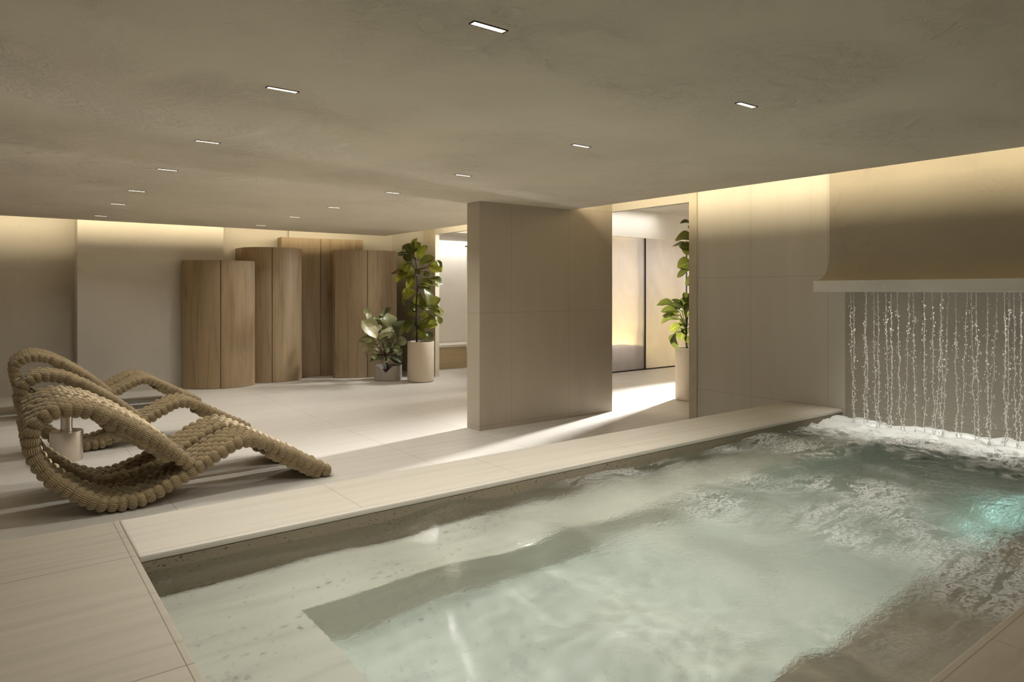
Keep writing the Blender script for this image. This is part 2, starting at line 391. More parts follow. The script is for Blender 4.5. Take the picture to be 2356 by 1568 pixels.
# raised pool deck, coping nosing and basin
PX0, PX1, PY0, PY1, DZ, WZ = 0.52, XW, 0.895, 3.475, 0.48, 0.392
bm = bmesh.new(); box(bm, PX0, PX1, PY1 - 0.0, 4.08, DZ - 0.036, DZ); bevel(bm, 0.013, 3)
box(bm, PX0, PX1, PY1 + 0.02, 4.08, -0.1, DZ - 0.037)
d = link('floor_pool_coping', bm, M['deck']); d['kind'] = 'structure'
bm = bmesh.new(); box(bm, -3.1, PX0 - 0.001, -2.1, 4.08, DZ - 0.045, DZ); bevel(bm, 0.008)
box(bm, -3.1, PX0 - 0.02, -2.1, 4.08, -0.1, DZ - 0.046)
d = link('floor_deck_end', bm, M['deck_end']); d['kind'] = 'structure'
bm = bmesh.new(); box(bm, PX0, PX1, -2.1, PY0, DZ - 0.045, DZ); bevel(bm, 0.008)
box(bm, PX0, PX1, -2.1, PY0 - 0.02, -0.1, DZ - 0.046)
d = link('floor_deck_near', bm, M['deck_near_shade']); d['kind'] = 'structure'
D1, D2 = WZ - 0.30, WZ - 0.68
def caustic(o, recv=True):
    try:
        if recv: o.cycles.is_caustics_receiver = True
        else: o.cycles.is_caustics_caster = True
    except Exception: pass
pws = [struct('wall_pool_far', [(PX0, PX1, PY1 + 0.004, PY1 + 0.02, D2 - 0.1, DZ - 0.037)], M['pool_wall_shade']), struct('wall_pool_end', [(PX0 - 0.02, PX0, PY0, PY1, D2 - 0.1, DZ - 0.046)], M['pool_wall_shade']), struct('wall_pool_near', [(PX0, PX1, PY0 - 0.02, PY0, D2 - 0.1, DZ - 0.046)], M['pool_wall_shade'])]
pf = struct('floor_pool_deep', [(PX0, PX1, PY0, PY1, D2 - 0.1, D2)], M['pool_deep_tint'])
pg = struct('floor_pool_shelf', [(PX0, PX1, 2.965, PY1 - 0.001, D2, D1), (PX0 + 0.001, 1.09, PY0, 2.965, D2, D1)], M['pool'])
pl = struct('floor_pool_bench', [(1.09, PX1, PY0 + 0.001, 1.42, D2, D1 - 0.05)], M['pool_bench_shade'])
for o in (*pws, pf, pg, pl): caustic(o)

# water surface: one rippled sheet, calm by the camera, churned under the fall
bm = bmesh.new(); nx, ny = 420, 172
grid = []
for i in range(nx + 1):
    row = []
    for j in range(ny + 1):
        x = PX0 + 0.0005 + (PX1 - PX0 - 0.001) * i / nx; y = PY0 + 0.0005 + (PY1 - PY0 - 0.001) * j / ny
        t = min(1, max(0, (x - 1.0) / 5.2)); 
        a = 0.014 + 0.002 * t + 0.030 * max(0, t - 0.55)
        h = noise.noise(Vector((x * 1.25, y * 1.9, 3.1))) * a * 1.25 + noise.noise(Vector((x * 4.0, y * 5.0, 8.0))) * a * (0.10 + 0.25 * t)
        h += noise.noise(Vector((x * 11, y * 13, 1.0))) * a * 0.45 * t
        cw = min(1, max(0, (x - 0.9) / 0.9)) * (1 - 0.6 * t); wob = 2.2 * noise.noise(Vector((x * 0.9, y * 1.1, 6.0)))
        h += cw * (0.020 * math.sin(5.6 * x + 2.6 * y + wob) + 0.010 * math.sin(9.5 * x - 5.5 * y + 1.7 * wob))
        e = max(0, t - 0.72) / 0.28
        h += e * e * 0.05 * abs(noise.noise(Vector((x * 6, y * 5, 4.0)))) + e * 0.01 * noise.noise(Vector((x * 22, y * 22, 2.0)))
        row.append(bm.verts.new((x, y, WZ + h)))
    grid.append(row)
for i in range(nx):
    for j in range(ny): bm.faces.new((grid[i][j], grid[i + 1][j], grid[i + 1][j + 1], grid[i][j + 1]))
wt = link('pool_water', bm, M['water'], smooth=True)
tag(wt, 'pale green rippling water filling the pool, foaming below the fall', 'water', kind='stuff'); caustic(wt, False)

# underwater lamp on the near pool wall
pls = empty('pool_light', (4.9, 1.42, -0.16), 'long underwater lamp low in the pool near the waterfall', 'light')
bm = bmesh.new(); box(bm, -0.95, 0.95, -0.001, 0.02, -0.03, 0.03); bevel(bm, 0.004); link('housing', bm, M['steel'], pls)
area('pool_lamp', (4.9, 1.446, -0.16), (-0.1, 1, 0.05), 1.8, 0.04, 2.0, (0.55, 1.0, 0.95))

area('fall_fill_light', (6.71, 1.2, 1.655), (-0.16, 0, -1), 0.03, 4.4, 6.5, (1.0, 0.97, 0.92), None, 60)  # unseen lamp added under the ledge to brighten streams and foam
# waterfall hood with its rendered ledge
hood = empty('waterfall_hood', (XW, 1.0, 1.667), 'plaster hood flaring out to a rough pale ledge above the pool waterfall', 'waterfall spout')
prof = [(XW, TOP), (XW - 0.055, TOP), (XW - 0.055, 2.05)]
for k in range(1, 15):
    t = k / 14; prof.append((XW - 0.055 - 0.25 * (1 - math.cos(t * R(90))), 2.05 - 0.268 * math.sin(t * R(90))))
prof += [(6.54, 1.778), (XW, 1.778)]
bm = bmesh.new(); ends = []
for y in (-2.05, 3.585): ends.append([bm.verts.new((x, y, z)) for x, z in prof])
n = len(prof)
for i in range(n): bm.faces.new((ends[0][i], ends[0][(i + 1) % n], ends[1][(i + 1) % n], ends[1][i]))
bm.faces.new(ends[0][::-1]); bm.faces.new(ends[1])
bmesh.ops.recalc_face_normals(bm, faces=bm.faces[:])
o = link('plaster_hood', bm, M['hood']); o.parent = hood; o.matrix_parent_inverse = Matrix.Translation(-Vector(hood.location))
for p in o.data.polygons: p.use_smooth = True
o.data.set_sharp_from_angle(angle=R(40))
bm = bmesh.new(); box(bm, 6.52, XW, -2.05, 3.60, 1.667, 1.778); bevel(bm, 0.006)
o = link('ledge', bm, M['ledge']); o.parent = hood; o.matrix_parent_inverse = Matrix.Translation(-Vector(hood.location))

# the streams: thin twisting ropes of water with beads around them
ST = [(3.283, 3.253), (3.239, 3.243), (3.156, 3.138), (3.109, 3.128), (3.042, 3.017), (3.014, 2.997), (2.964, 2.938), (2.922, 2.915), (2.846, 2.814), (2.759, 2.803), (2.705, 2.69), (2.636, 2.629), (2.562, 2.554), (2.496, 2.547), (2.467, 2.464), (2.409, 2.452), (2.36, 2.346), (2.284, 2.332), (2.252, 2.22), (2.225, 2.202), (2.129, 2.124), (2.053, 2.113), (2.025, 2.012), (1.985, 2.005), (1.949, 1.937), (1.912, 1.919)]
ORD = 'first second third fourth fifth sixth seventh eighth ninth tenth eleventh twelfth thirteenth fourteenth fifteenth sixteenth seventeenth eighteenth nineteenth twentieth twenty-first twenty-second twenty-third twenty-fourth twenty-fifth twenty-sixth'.split()
rnd = random.Random(5)
for k, (ya, yb) in enumerate(ST):
    bm = bmesh.new(); n = 150; pts = []; rads = []
    xs = 6.62 + rnd.uniform(-0.05, 0.05); z0, z1 = 1.667, WZ - 0.005; ph = rnd.uniform(0, 50)
    slant = abs(ya - yb) > 0.04
    for i in range(n + 1):
        t = i / n; z = z0 + (z1 - z0) * t
        amp = 0.004 + 0.010 * t
        y = ya + (yb - ya) * t ** 1.2 + noise.noise(Vector((ph, t * 7, 0))) * amp * 1.6 + noise.noise(Vector((ph, t * 45, 5))) * amp * 0.9
        x = xs + noise.noise(Vector((ph, t * 8, 9))) * amp
        pts.append((x, y, z))
        r = (0.0035 if slant else 0.005) * (0.25 + 2.2 * abs(noise.noise(Vector((ph + 7, t * 60, 2))))) * (0.55 + 0.5 * min(1, t * 4))
        rads.append(r)
    tube(bm, pts, lambda i: rads[i], 6)
    for q in range(90):
        t = rnd.random() ** 0.75; i = min(n, int(t * n)); c = Vector(pts[i]) + Vector((rnd.uniform(-1, 1) * 0.012, rnd.gauss(0, 0.010 + 0.006 * t), 0))
        s = rnd.uniform(0.0012, 0.0042)
        bmesh.ops.create_icosphere(bm, subdivisions=1, radius=s, matrix=Matrix.Translation(c) @ Matrix.Diagonal((1, 1, rnd.uniform(1.2, 3.2), 1)))
    o = link('water_stream', bm, M['stream'], smooth=True)
    tag(o, f'{ORD[k]} thin stream of falling water counted from the pool corner under the ledge', 'water stream', 'streams of the waterfall')

# ------------------------------------------------------------------ corridor and steam room beyond the openings
struct('wall_corridor_end', [(14.0, 14.1, 6.2, 8.25, 0, TOP + 0.1), (14.0, 14.1, 9.0, 13.3, 0, TOP + 0.1), (14.0, 14.1, 8.25, 9.0, 0, 1.4), (14.0, 14.1, 8.25, 9.0, 2.5, TOP + 0.1)], M['white'])
struct('wall_corridor_near', [(9.02, 14.1, 6.62, 6.74, 0, TOP + 0.1), (9.02, 9.14, 3.9, 6.62, 0, TOP + 0.1), (XW + 0.07, 9.14, 3.9, 4.0, 0, TOP + 0.1)], M['white'])
struct('wall_corridor_back', [(XW + 0.07, 9.1, 13.06, 13.2, 0, TOP + 0.1)], M['white'])
struct('wall_steam_side', [(9.0, 9.1, 9.82, 13.06, 0, TOP + 0.1)], M['white'])
struct('wall_steam_front', [(9.1, 14.1, 9.78, 9.86, 2.79, TOP + 0.1)], M['white'])
struct('wall_beam_blocker', [(11.4, 11.65, 8.33, 8.85, 0, TOP + 0.02)], M['white'])  # unseen block added to cut one edge of the window beam
struct('wall_steam_back', [(9.1, 14.1, 12.6, 12.7, 0, 3.02)], M['white'])
struct('wall_steam_end', [(13.9, 14.0, 9.86, 12.6, 0, 3.02)], M['white'])
struct('ceiling_corridor', [(XW + 0.1, 14.1, 3.9, 13.2, TOP + 0.02, TOP + 0.1), (XW + 0.07, 9.0, 11.75, 12.86, 2.78, 2.86), (9.1, 14.0, 9.86, 12.7, 3.02, 3.08)], M['plaster'])
w2 = boxes('window_1', [(13.98, 14.08, 8.25, 8.29, 1.4, 2.5), (13.98, 14.08, 8.96, 9.0, 1.4, 2.5), (13.98, 14.08, 8.29, 8.96, 1.4, 1.44), (13.98, 14.08, 8.29, 8.96, 2.46, 2.5)], M['dark']); w2['kind'] = 'structure'
boxes('pane', [(14.02, 14.03, 8.29, 8.96, 1.44, 2.46)], M['daypane'], w2)
xs = [9.12, 9.64, 11.0, 12.37, 13.74]
for k in range(4):
    a, b = xs[k], xs[k + 1]
    f = boxes(f'window_{k + 2}', [(b - 0.018, b + 0.018, 9.79, 9.83, 0, 2.785), (a, b, 9.795, 9.825, 0, 0.025)], M['dark']); f['kind'] = 'structure'
    boxes('pane', [(a + 0.006, b - 0.006, 9.804, 9.816, 0.025, 2.785)], M['glass'], f)
sb = empty('steam_room_bench', (10.3, 11.3, 0), 'pale stepped bench in the steam room lit warm from below', 'bench')
for nm, bx in (('seat', (9.105, 11.1, 9.95, 10.55, 0.0, 0.49)), ('upper_seat', (9.105, 11.75, 11.6, 12.595, 0.0, 0.62))):
    bm = bmesh.new(); box(bm, *bx); bevel(bm, 0.01); o = link(nm, bm, M['white'], sb); o.matrix_parent_inverse = Matrix.Translation(-Vector(sb.location))
area('steam_room_glow', (10.6, 11.52, 0.10), (0.1, -0.6, 0.4), 2.6, 0.06, 24.0, (1.0, 0.74, 0.26))
area('steam_room_glow', (12.8, 12.45, 0.12), (0, -0.5, 1), 1.9, 0.08, 48.0, (1.0, 0.74, 0.26))
area('steam_room_ceiling_light', (11.6, 11.4, 2.99), (0, 0, -1), 2.4, 1.2, 34.0, (0.97, 0.96, 1.0))
bn = empty('stone_bench', (8.0, 12.75, 0), 'long brown travertine bench built along the far corridor wall', 'bench')
bm = bmesh.new(); box(bm, XW + 0.08, 8.99, 12.5, 13.05, 0, 0.46); o = link('base', bm, M['bench'], bn); o.matrix_parent_inverse = Matrix.Translation(-Vector(bn.location))
bm = bmesh.new(); box(bm, XW + 0.08, 8.99, 12.47, 13.05, 0.46, 0.51); bevel(bm, 0.006); o = link('seat', bm, M['deck'], bn); o.matrix_parent_inverse = Matrix.Translation(-Vector(bn.location))
sh = empty('shower_head', (8.16, 12.10, 2.62), 'dark ceiling shower with falling water half hidden behind the partition', 'shower')
bm = bmesh.new(); lathe(bm, [(0, 0.03), (0.03, 0.03), (0.18, 0.012), (0.19, 0.0), (0.18, -0.01), (0, -0.01)], 30); link('head', bm, M['dark'], sh, True)
bm = bmesh.new(); lathe(bm, [(0.014, 0.03), (0.014, 0.16)], 12); link('pipe', bm, M['dark'], sh, True)
bm = bmesh.new(); rs = random.Random(2)
for q in range(46):
    a = rs.uniform(0, 6.28); r = 0.15 * math.sqrt(rs.random()); x, y = r * math.cos(a), r * math.sin(a)
    tube(bm, [(x, y, -0.02 - 0.0), (x, y, -0.5), (x, y, -rs.uniform(1.0, 2.3))], 0.0022, 5)
o = link('water_jets', bm, M['stream'], sh); o['kind'] = 'stuff'

# ------------------------------------------------------------------ linear downlights
def downlight(x, y, label, power):
    t = empty('ceiling_light', (x, y, CZ), label, 'ceiling light', 'recessed linear ceiling lights')
    bm = bmesh.new(); l, wd = 0.085, 0.019
    for b in ((-l, l, -wd, -wd + 0.003, -0.004, 0.0), (-l, l, wd - 0.003, wd, -0.004, 0.0), (-l, -l + 0.005, -wd, wd, -0.004, 0.0), (l - 0.005, l, -wd, wd, -0.004, 0.0)): box(bm, *b)
    link('frame', bm, M['dark'], t)
    for k in range(5):
        bm = bmesh.new(); a = -l + 0.006 + k * 0.0317; box(bm, a, a + 0.0295, -wd + 0.004, wd - 0.004, -0.003, 0.0); bevel(bm, 0.0012, 1)
        link('lens', bm, M['lens'], t)
    area('downlight_beam', (x, y, CZ - 0.012), (0, 0, -1), 0.16, 0.03, power, WARM, None, 125, True)
rowA = [(1.60, 2.26), (1.225, 3.63), (1.225, 5.23), (1.225, 6.65), (1.225, 8.27), (1.225, 9.66), (1.225, 11.35)]
rowB = [(3.455, 2.31), (3.455, 3.70), (3.47, 5.31), (3.475, 6.72), (3.49, 8.37), (3.49, 9.81), (3.49, 11.4)]
for k, (x, y) in enumerate(rowA):
    downlight(x, y, f'{ORD[k]} slim ceiling light from the pool end in the row above the rope loungers' if k else 'largest slim ceiling light, nearest in the picture above the pool', P_DOWN if k else P_POOL)
for k, (x, y) in enumerate(rowB):
    downlight(x, y, f'{ORD[k]} slim ceiling light from the pool end in the row towards the stone partition', P_DOWN if k else P_POOL)

# ------------------------------------------------------------------ curved oak lockers
def arc3(p0, p1, p2, n):
    ax, ay = p0; bx, by = p1; cx, cy = p2
    d = 2 * (ax * (by - cy) + bx * (cy - ay) + cx * (ay - by))
    ux = ((ax * ax + ay * ay) * (by - cy) + (bx * bx + by * by) * (cy - ay) + (cx * cx + cy * cy) * (ay - by)) / d
    uy = ((ax * ax + ay * ay) * (cx - bx) + (bx * bx + by * by) * (ax - cx) + (cx * cx + cy * cy) * (bx - ax)) / d
    r = math.hypot(ax - ux, ay - uy); a0 = math.atan2(ay - uy, ax - ux); a1 = math.atan2(by - uy, bx - ux); a2 = math.atan2(cy - uy, cx - ux)
    def un(a, ref):
        while a - ref > math.pi: a -= 2 * math.pi
        while a - ref < -math.pi: a += 2 * math.pi
        return a
    a1 = un(a1, a0); a2 = un(a2, a1)
    s1 = [a0 + (a1 - a0) * i / n for i in range(n + 1)]; s2 = [a1 + (a2 - a1) * i / n for i in range(n + 1)]
    f = lambda s: [(ux + r * math.cos(a), uy + r * math.sin(a)) for a in s]
    return f(s1), f(s2)
def inset(pts, d):
    out = []
    for i, p in enumerate(pts):
        a = pts[max(0, i - 1)]; b = pts[min(len(pts) - 1, i + 1)]; tx, ty = b[0] - a[0], b[1] - a[1]; l = math.hypot(tx, ty)
        out.append((p[0] - ty / l * d, p[1] + tx / l * d))
    return out
def trim_pts(pts, a, b):
    """drop a / b metres off the two ends"""
    p = list(pts)
    def cut(q, d):
        dx, dy = q[1][0] - q[0][0], q[1][1] - q[0][1]; l = math.hypot(dx, dy)
        q[0] = (q[0][0] + dx / l * d, q[0][1] + dy / l * d); return q
    p = cut(p, a); p = cut(p[::-1], b)[::-1]; return p
def locker(p0, p1, p2, back, h, label):
    s1, s2 = arc3(p0, p1, p2, 12)
    cx, cy = p1[0], p1[1]
    t = empty('locker', (cx, cy, 0), label, 'locker', 'curved oak lockers')
    front = inset(s1 + s2[1:], 0.022)
    bm = bmesh.new(); prism(bm, [(x - cx, y - cy) for x, y in front + back], 0.0, h)
    link('carcass', bm, M['oak'], t)
    for s in (trim_pts(s1, 0.0, 0.006), trim_pts(s2, 0.006, 0.0)):
        bm = bmesh.new(); prism(bm, [(x - cx, y - cy) for x, y in s + inset(s, 0.020)[::-1]], 0.006, h)
        o = link('door', bm, M['oak'], t)
    a_, b_ = s1[-2], s2[1]; l_ = math.hypot(b_[0] - a_[0], b_[1] - a_[1]); tx, ty = (b_[0] - a_[0]) / l_, (b_[1] - a_[1]) / l_
    bm = bmesh.new(); prism(bm, [(0.0052 * u * tx - ty * d, 0.0052 * u * ty + tx * d) for u, d in ((-1, 0.010), (1, 0.010), (1, 0.0205), (-1, 0.0205))], 0.006, h - 0.002)
    link('gap_shade_strip', bm, M['dark'], t)  # dark strip filling the door gap in place of its shade
    return t
locker((2.57, 12.72), (3.09, 12.29), (3.70, 12.43), [(3.66, 12.62), (3.45, 12.88), (2.59, 12.88)], 2.20, 'lowest curved oak double-door locker, standing against the plain plaster panel')
locker((3.62, 12.95), (4.04, 12.53), (4.69, 12.80), [(4.69, 12.90), (4.36, 12.93), (4.33, 13.36), (3.62, 13.36)], 2.47, 'curved bulging oak locker second from the plaster panel, between lowest and tallest')
locker((4.36, 12.99), (5.12, 12.95), (5.92, 12.74), [(5.92, 13.28), (4.38, 13.28)], 2.70, 'tallest oak locker with hollow front, set back between its neighbours')
locker((5.21, 12.45), (5.75, 12.17), (6.36, 12.14), [(6.38, 13.28), (5.97, 13.28), (5.95, 12.70), (5.23, 12.62)], 2.46, 'curved oak locker beside the tall fig plant, right of the tallest locker')

# ------------------------------------------------------------------ plants
FW = Vector((949, 1248, 0)).normalized(); RT = Vector((1248, -949, 0)).normalized(); UP = Vector((0, 0, 1))
def add_leaf(bm, uvl, tl, b, t, wid, nrm, tone, rs, blunt):
    ax = t - b; ln = ax.length; ax.normalize(); side = ax.cross(nrm).normalized(); nrm = side.cross(ax).normalized()
    nu, nv = 6, 8; rows = []
    curl = rs.uniform(-0.05, 0.20); fold = rs.uniform(0.05, 0.28); wave = rs.uniform(0, 6)
    for j in range(nv + 1):
        v = j / nv
        wv = math.sin(math.pi * min(1, v ** (1.35 if blunt else 1.05))) ** 0.62 if 0 < v < 1 else 0.0
        wv = max(wv, 0.03 if v < 0.5 else 0.02)
        row = []
        for i in range(nu + 1):
            u = i / nu * 2 - 1
            p = b + ax * (ln * v) + side * (u * wv * wid * 0.5)
            p += nrm * (abs(u) * wv * wid * fold + 0.05 * wid * math.sin(v * 9 + wave) * u * u - curl * ln * v * v * 0.9 + 0.10 * ln * math.sin(v * math.pi))
            row.append((bm.verts.new(p), (i / nu, v)))
        rows.append(row)
    for j in range(nv):
        for i in range(nu):
            q = (rows[j][i], rows[j][i + 1], rows[j + 1][i + 1], rows[j + 1][i])
            f = bm.faces.new([x[0] for x in q]); f.smooth = True
            for lp, x in zip(f.loops, q): lp[uvl].uv = x[1]
            for lp in f.loops: lp[tl] = (tone, tone, tone, 1)
def plant(root, base, leaves, trunk, mat, seed, spread, tone_f):
    rs = random.Random(seed)
    bm = bmesh.new(); uvl = bm.loops.layers.uv.new('UVMap'); tl = bm.loops.layers.color.new('tone')
    br = bmesh.new(); tube(br, trunk, lambda i: 0.016 - 0.008 * i / len(trunk), 8)
    tp = [Vector(p) for p in trunk]
    leaves = leaves + [(a0 + rs.uniform(-0.05, 0.05), b0 + rs.uniform(-0.07, 0.07), a1 + rs.uniform(-0.09, 0.09), b1 + rs.uniform(-0.09, 0.09), wd * rs.uniform(0.6, 0.9)) for a0, b0, a1, b1, wd in leaves if rs.random() < 0.42]
    for a0, b0, a1, b1, wd in leaves:
        d0 = rs.uniform(-spread, spread)
        b = RT * a0 + UP * b0 + FW * (d0 * 0.6); ln2 = math.hypot(a1 - a0, b1 - b0)
        t = RT * a1 + UP * b1 + FW * (d0 * 0.6 + rs.uniform(-0.5, 0.35) * max(ln2, 0.15))
        ax = (t - b).normalized(); wd = wd * 1.32; true_w = max(wd, 0.66 * (t - b).length * rs.uniform(0.85, 1.1)); cosp = min(0.95, wd / true_w) * rs.uniform(0.86, 1.0)
        view = -FW; view = (view - ax * view.dot(ax)).normalized(); oth = ax.cross(view)
        if oth.z < 0: oth = -oth
        nrm = view * cosp + oth * math.sqrt(1 - cosp * cosp)
        add_leaf(bm, uvl, tl, b, t, true_w, nrm, min(1, max(0, tone_f(rs, a0, b0, wd))), rs, True)
        q = min(tp, key=lambda p: (p - b).length + 0.6 * max(0, p.z - b.z + 0.06))
        if (q - b).length < 0.75: tube(br, [q, (q + b) * 0.5 + UP * -0.02, b], 0.0045, 5)
    root_inv = None
    f = link('foliage', bm, mat, root); s = link('trunk', br, M['bark'], root, True)
    return f, s
P1 = [(-0.191, 2.372, -0.331, 2.524, 0.177), (-0.163, 2.39, -0.005, 2.561, 0.149), (-0.024, 2.232, 0.078, 2.539, 0.195), (-0.033, 2.149, 0.246, 2.297, 0.139), (-0.173, 2.204, -0.312, 2.316, 0.112), (-0.126, 2.26, -0.433, 2.325, 0.056), (-0.191, 2.182, -0.331, 2.041, 0.204), (-0.126, 2.074, -0.461, 2.111, 0.112), (-0.089, 2.018, -0.572, 2.0, 0.084), (-0.108, 1.981, -0.52, 1.851, 0.139), (-0.108, 1.972, -0.219, 1.81, 0.158), (-0.085, 1.833, -0.294, 1.721, 0.149), (-0.104, 1.684, -0.321, 1.535, 0.186), (-0.247, 1.544, -0.303, 1.383, 0.065), (-0.005, 1.637, -0.005, 1.364, 0.232), (-0.033, 1.767, 0.167, 1.688, 0.102), (-0.015, 1.87, 0.236, 1.792, 0.112), (0.153, 1.888, 0.422, 1.823, 0.084), (0.19, 1.795, 0.357, 1.743, 0.046), (0.162, 2.167, 0.391, 2.046, 0.195), (0.264, 2.186, 0.292, 2.093, 0.074), (0.041, 1.702, 0.199, 1.451, 0.112), (0.227, 1.414, 0.394, 1.535, 0.139), (0.171, 1.293, 0.422, 1.275, 0.121), (0.311, 1.219, 0.376, 1.061, 0.084), (-0.085, 1.312, -0.201, 1.377, 0.112), (-0.108, 1.386, -0.182, 1.433, 0.074), (-0.089, 1.182, -0.256, 1.256, 0.084), (-0.005, 1.219, 0.162, 1.228, 0.121), (-0.089, 1.126, -0.219, 1.052, 0.074), (-0.07, 0.977, 0.101, 1.07, 0.158), (0.106, 0.996, 0.329, 1.052, 0.139), (0.05, 0.968, -0.005, 0.777, 0.204), (0.097, 0.922, 0.205, 0.788, 0.102), (-0.07, 0.903, -0.141, 0.791, 0.084), (-0.015, 1.349, 0.153, 1.386, 0.093), (0.078, 1.163, 0.246, 1.182, 0.093), (0.06, 2.037, 0.153, 1.944, 0.093), (-0.033, 1.963, -0.089, 2.056, 0.093), (-0.182, 2.297, -0.108, 2.362, 0.093), (0.078, 2.204, 0.06, 2.335, 0.112), (0.004, 1.461, 0.171, 1.331, 0.102), (0.19, 1.349, 0.348, 1.386, 0.102), (-0.126, 1.089, -0.256, 0.922, 0.112)]
P2 = [(-0.235, 0.829, -0.449, 1.126, 0.242), (-0.208, 0.838, -0.273, 1.188, 0.139), (-0.185, 0.745, 0.109, 0.987, 0.204), (-0.031, 0.987, -0.05, 1.262, 0.279), (-0.077, 1.238, 0.056, 1.359, 0.093), (-0.319, 1.145, -0.468, 1.34, 0.112), (-0.198, 0.662, -0.551, 0.755, 0.102), (-0.18, 0.624, -0.459, 0.671, 0.065), (-0.18, 0.531, -0.459, 0.587, 0.056), (-0.226, 0.494, -0.449, 0.522, 0.046), (-0.17, 0.531, 0.038, 0.578, 0.121), (-0.081, 0.401, -0.338, 0.373, 0.065), (-0.087, 0.429, -0.273, 0.429, 0.074), (-0.115, 0.299, 0.038, 0.392, 0.074), (-0.031, 0.606, 0.075, 0.693, 0.084), (0.22, 0.81, 0.285, 1.126, 0.242), (0.127, 0.652, 0.341, 0.745, 0.149), (0.109, 0.615, 0.239, 0.559, 0.112), (0.127, 0.541, 0.276, 0.504, 0.112), (0.071, 0.466, 0.257, 0.392, 0.112), (0.034, 0.411, 0.22, 0.336, 0.093), (-0.059, 0.689, -0.096, 0.782, 0.112), (0.071, 0.82, 0.146, 0.968, 0.112), (-0.115, 0.504, -0.04, 0.615, 0.074), (-0.208, 0.373, -0.3, 0.504, 0.093), (-0.003, 0.485, 0.109, 0.578, 0.093), (0.053, 0.578, 0.201, 0.634, 0.093), (-0.226, 0.913, -0.115, 1.024, 0.093), (0.109, 0.727, 0.071, 0.913, 0.13)]
P3 = [(0.099, 2.64, -0.149, 2.747, 0.047), (0.099, 2.467, -0.203, 2.506, 0.129), (0.056, 2.327, -0.25, 2.37, 0.039), (0.142, 2.273, -0.121, 2.316, 0.162), (0.056, 2.101, -0.207, 2.047, 0.172), (0.034, 2.004, -0.203, 1.881, 0.06), (0.088, 1.799, -0.084, 1.799, 0.172), (-0.074, 1.486, -0.095, 1.652, 0.151), (-0.095, 1.378, -0.285, 1.475, 0.097), (-0.149, 1.346, -0.429, 1.389, 0.091), (-0.127, 1.292, -0.38, 1.271, 0.069), (-0.117, 1.227, -0.429, 1.178, 0.054), (-0.063, 1.26, 0.034, 1.508, 0.129), (-0.095, 1.163, -0.293, 1.055, 0.097), (-0.078, 1.066, -0.117, 0.911, 0.129), (-0.214, 1.023, -0.285, 0.867, 0.075), (-0.03, 0.85, 0.013, 0.979, 0.129), (-0.009, 1.195, -0.138, 1.174, 0.108), (-0.052, 1.454, 0.077, 1.324, 0.129), (0.034, 1.669, 0.142, 1.799, 0.151), (0.142, 2.532, 0.293, 2.618, 0.151), (0.142, 2.424, 0.379, 2.445, 0.129), (0.142, 2.144, 0.358, 2.057, 0.172), (0.142, 2.273, 0.293, 2.359, 0.129), (0.142, 1.885, 0.336, 1.799, 0.129), (0.034, 1.368, 0.25, 1.454, 0.129), (0.034, 1.238, 0.271, 1.217, 0.129), (0.013, 1.109, 0.207, 1.001, 0.129), (0.121, 2.747, 0.164, 2.92, 0.151), (0.142, 2.683, 0.315, 2.79, 0.129), (0.121, 2.575, 0.034, 2.704, 0.129), (0.142, 2.014, 0.164, 2.144, 0.129)]
def tall_pot(t, r, h):
    bm = bmesh.new(); lathe(bm, [(0, 0.012), (r - 0.012, 0.012), (r - 0.012, 0.0), (r - 0.012, 0.018), (r - 0.003, 0.02), (r, 0.03), (r, h - 0.006), (r - 0.004, h), (r - 0.018, h), (r - 0.02, h - 0.006), (r - 0.02, h - 0.07)], 56)
    o = link('pot', bm, M['pot'], t, True); o.data.set_sharp_from_angle(angle=R(40))
    bm = bmesh.new(); lathe(bm, [(0, 0.0), (r - 0.014, 0.0), (r - 0.014, 0.016), (0, 0.016)], 40); link('foot_ring', bm, M['dark'], t)
    bm = bmesh.new(); lathe(bm, [(0, h - 0.03), (r * 0.5, h - 0.035), (r - 0.02, h - 0.045)], 32); link('soil', bm, M['soil'], t, True)
t1 = empty('potted_fig', (6.30, 11.08, 0), 'tall fiddle-leaf fig in a tall cream pot, standing beside the oak lockers', 'potted plant')
tall_pot(t1, 0.245, 0.74)
tr = [RT * -0.075 + UP * 0.69, RT * -0.07 + UP * 1.0, RT * -0.085 + UP * 1.4, RT * -0.06 + UP * 1.75, RT * -0.07 + UP * 2.05, RT * -0.1 + UP * 2.3]
plant(t1, None, P1, tr, M['leaf'], 3, 0.16, lambda rs, a, b, w: rs.uniform(0.1, 0.6) + (0.28 if (w > 0.15 and a > -0.2) else 0))
t2 = empty('potted_plant', (5.93, 11.66, 0), 'low bushy plant with pale broad leaves in a short grey pot', 'potted plant')
bm = bmesh.new(); seg = 56; r = 0.255; prof = [(0.2, 0.0), (r - 0.01, 0.0), (r, 0.012)]
lathe(bm, [(0, 0.0), (r - 0.015, 0.0), (r, 0.012)], seg)
ring = []
for i in range(seg):
    a = 2 * math.pi * i / seg; dirv = Vector((math.cos(a), math.sin(a), 0)); ang = abs(math.atan2(dirv.cross(-FW).z, dirv.dot(-FW)))
    hz = 0.275 - max(0, 0.12 * (1 - ang / 0.5)) ** 1.0 if ang < 0.5 else 0.275
    ring.append((dirv, hz))
lo = [bm.verts.new(d * r + UP * 0.012) for d, h in ring]; hi = [bm.verts.new(d * r + UP * h) for d, h in ring]
hi2 = [bm.verts.new(d * (r - 0.014) + UP * h) for d, h in ring]; lo2 = [bm.verts.new(d * (r - 0.014) + UP * 0.10) for d, h in ring]
for A, B in ((lo, hi), (hi, hi2), (hi2, lo2)):
    for i in range(seg): bm.faces.new((A[i], A[(i + 1) % seg], B[(i + 1) % seg], B[i]))
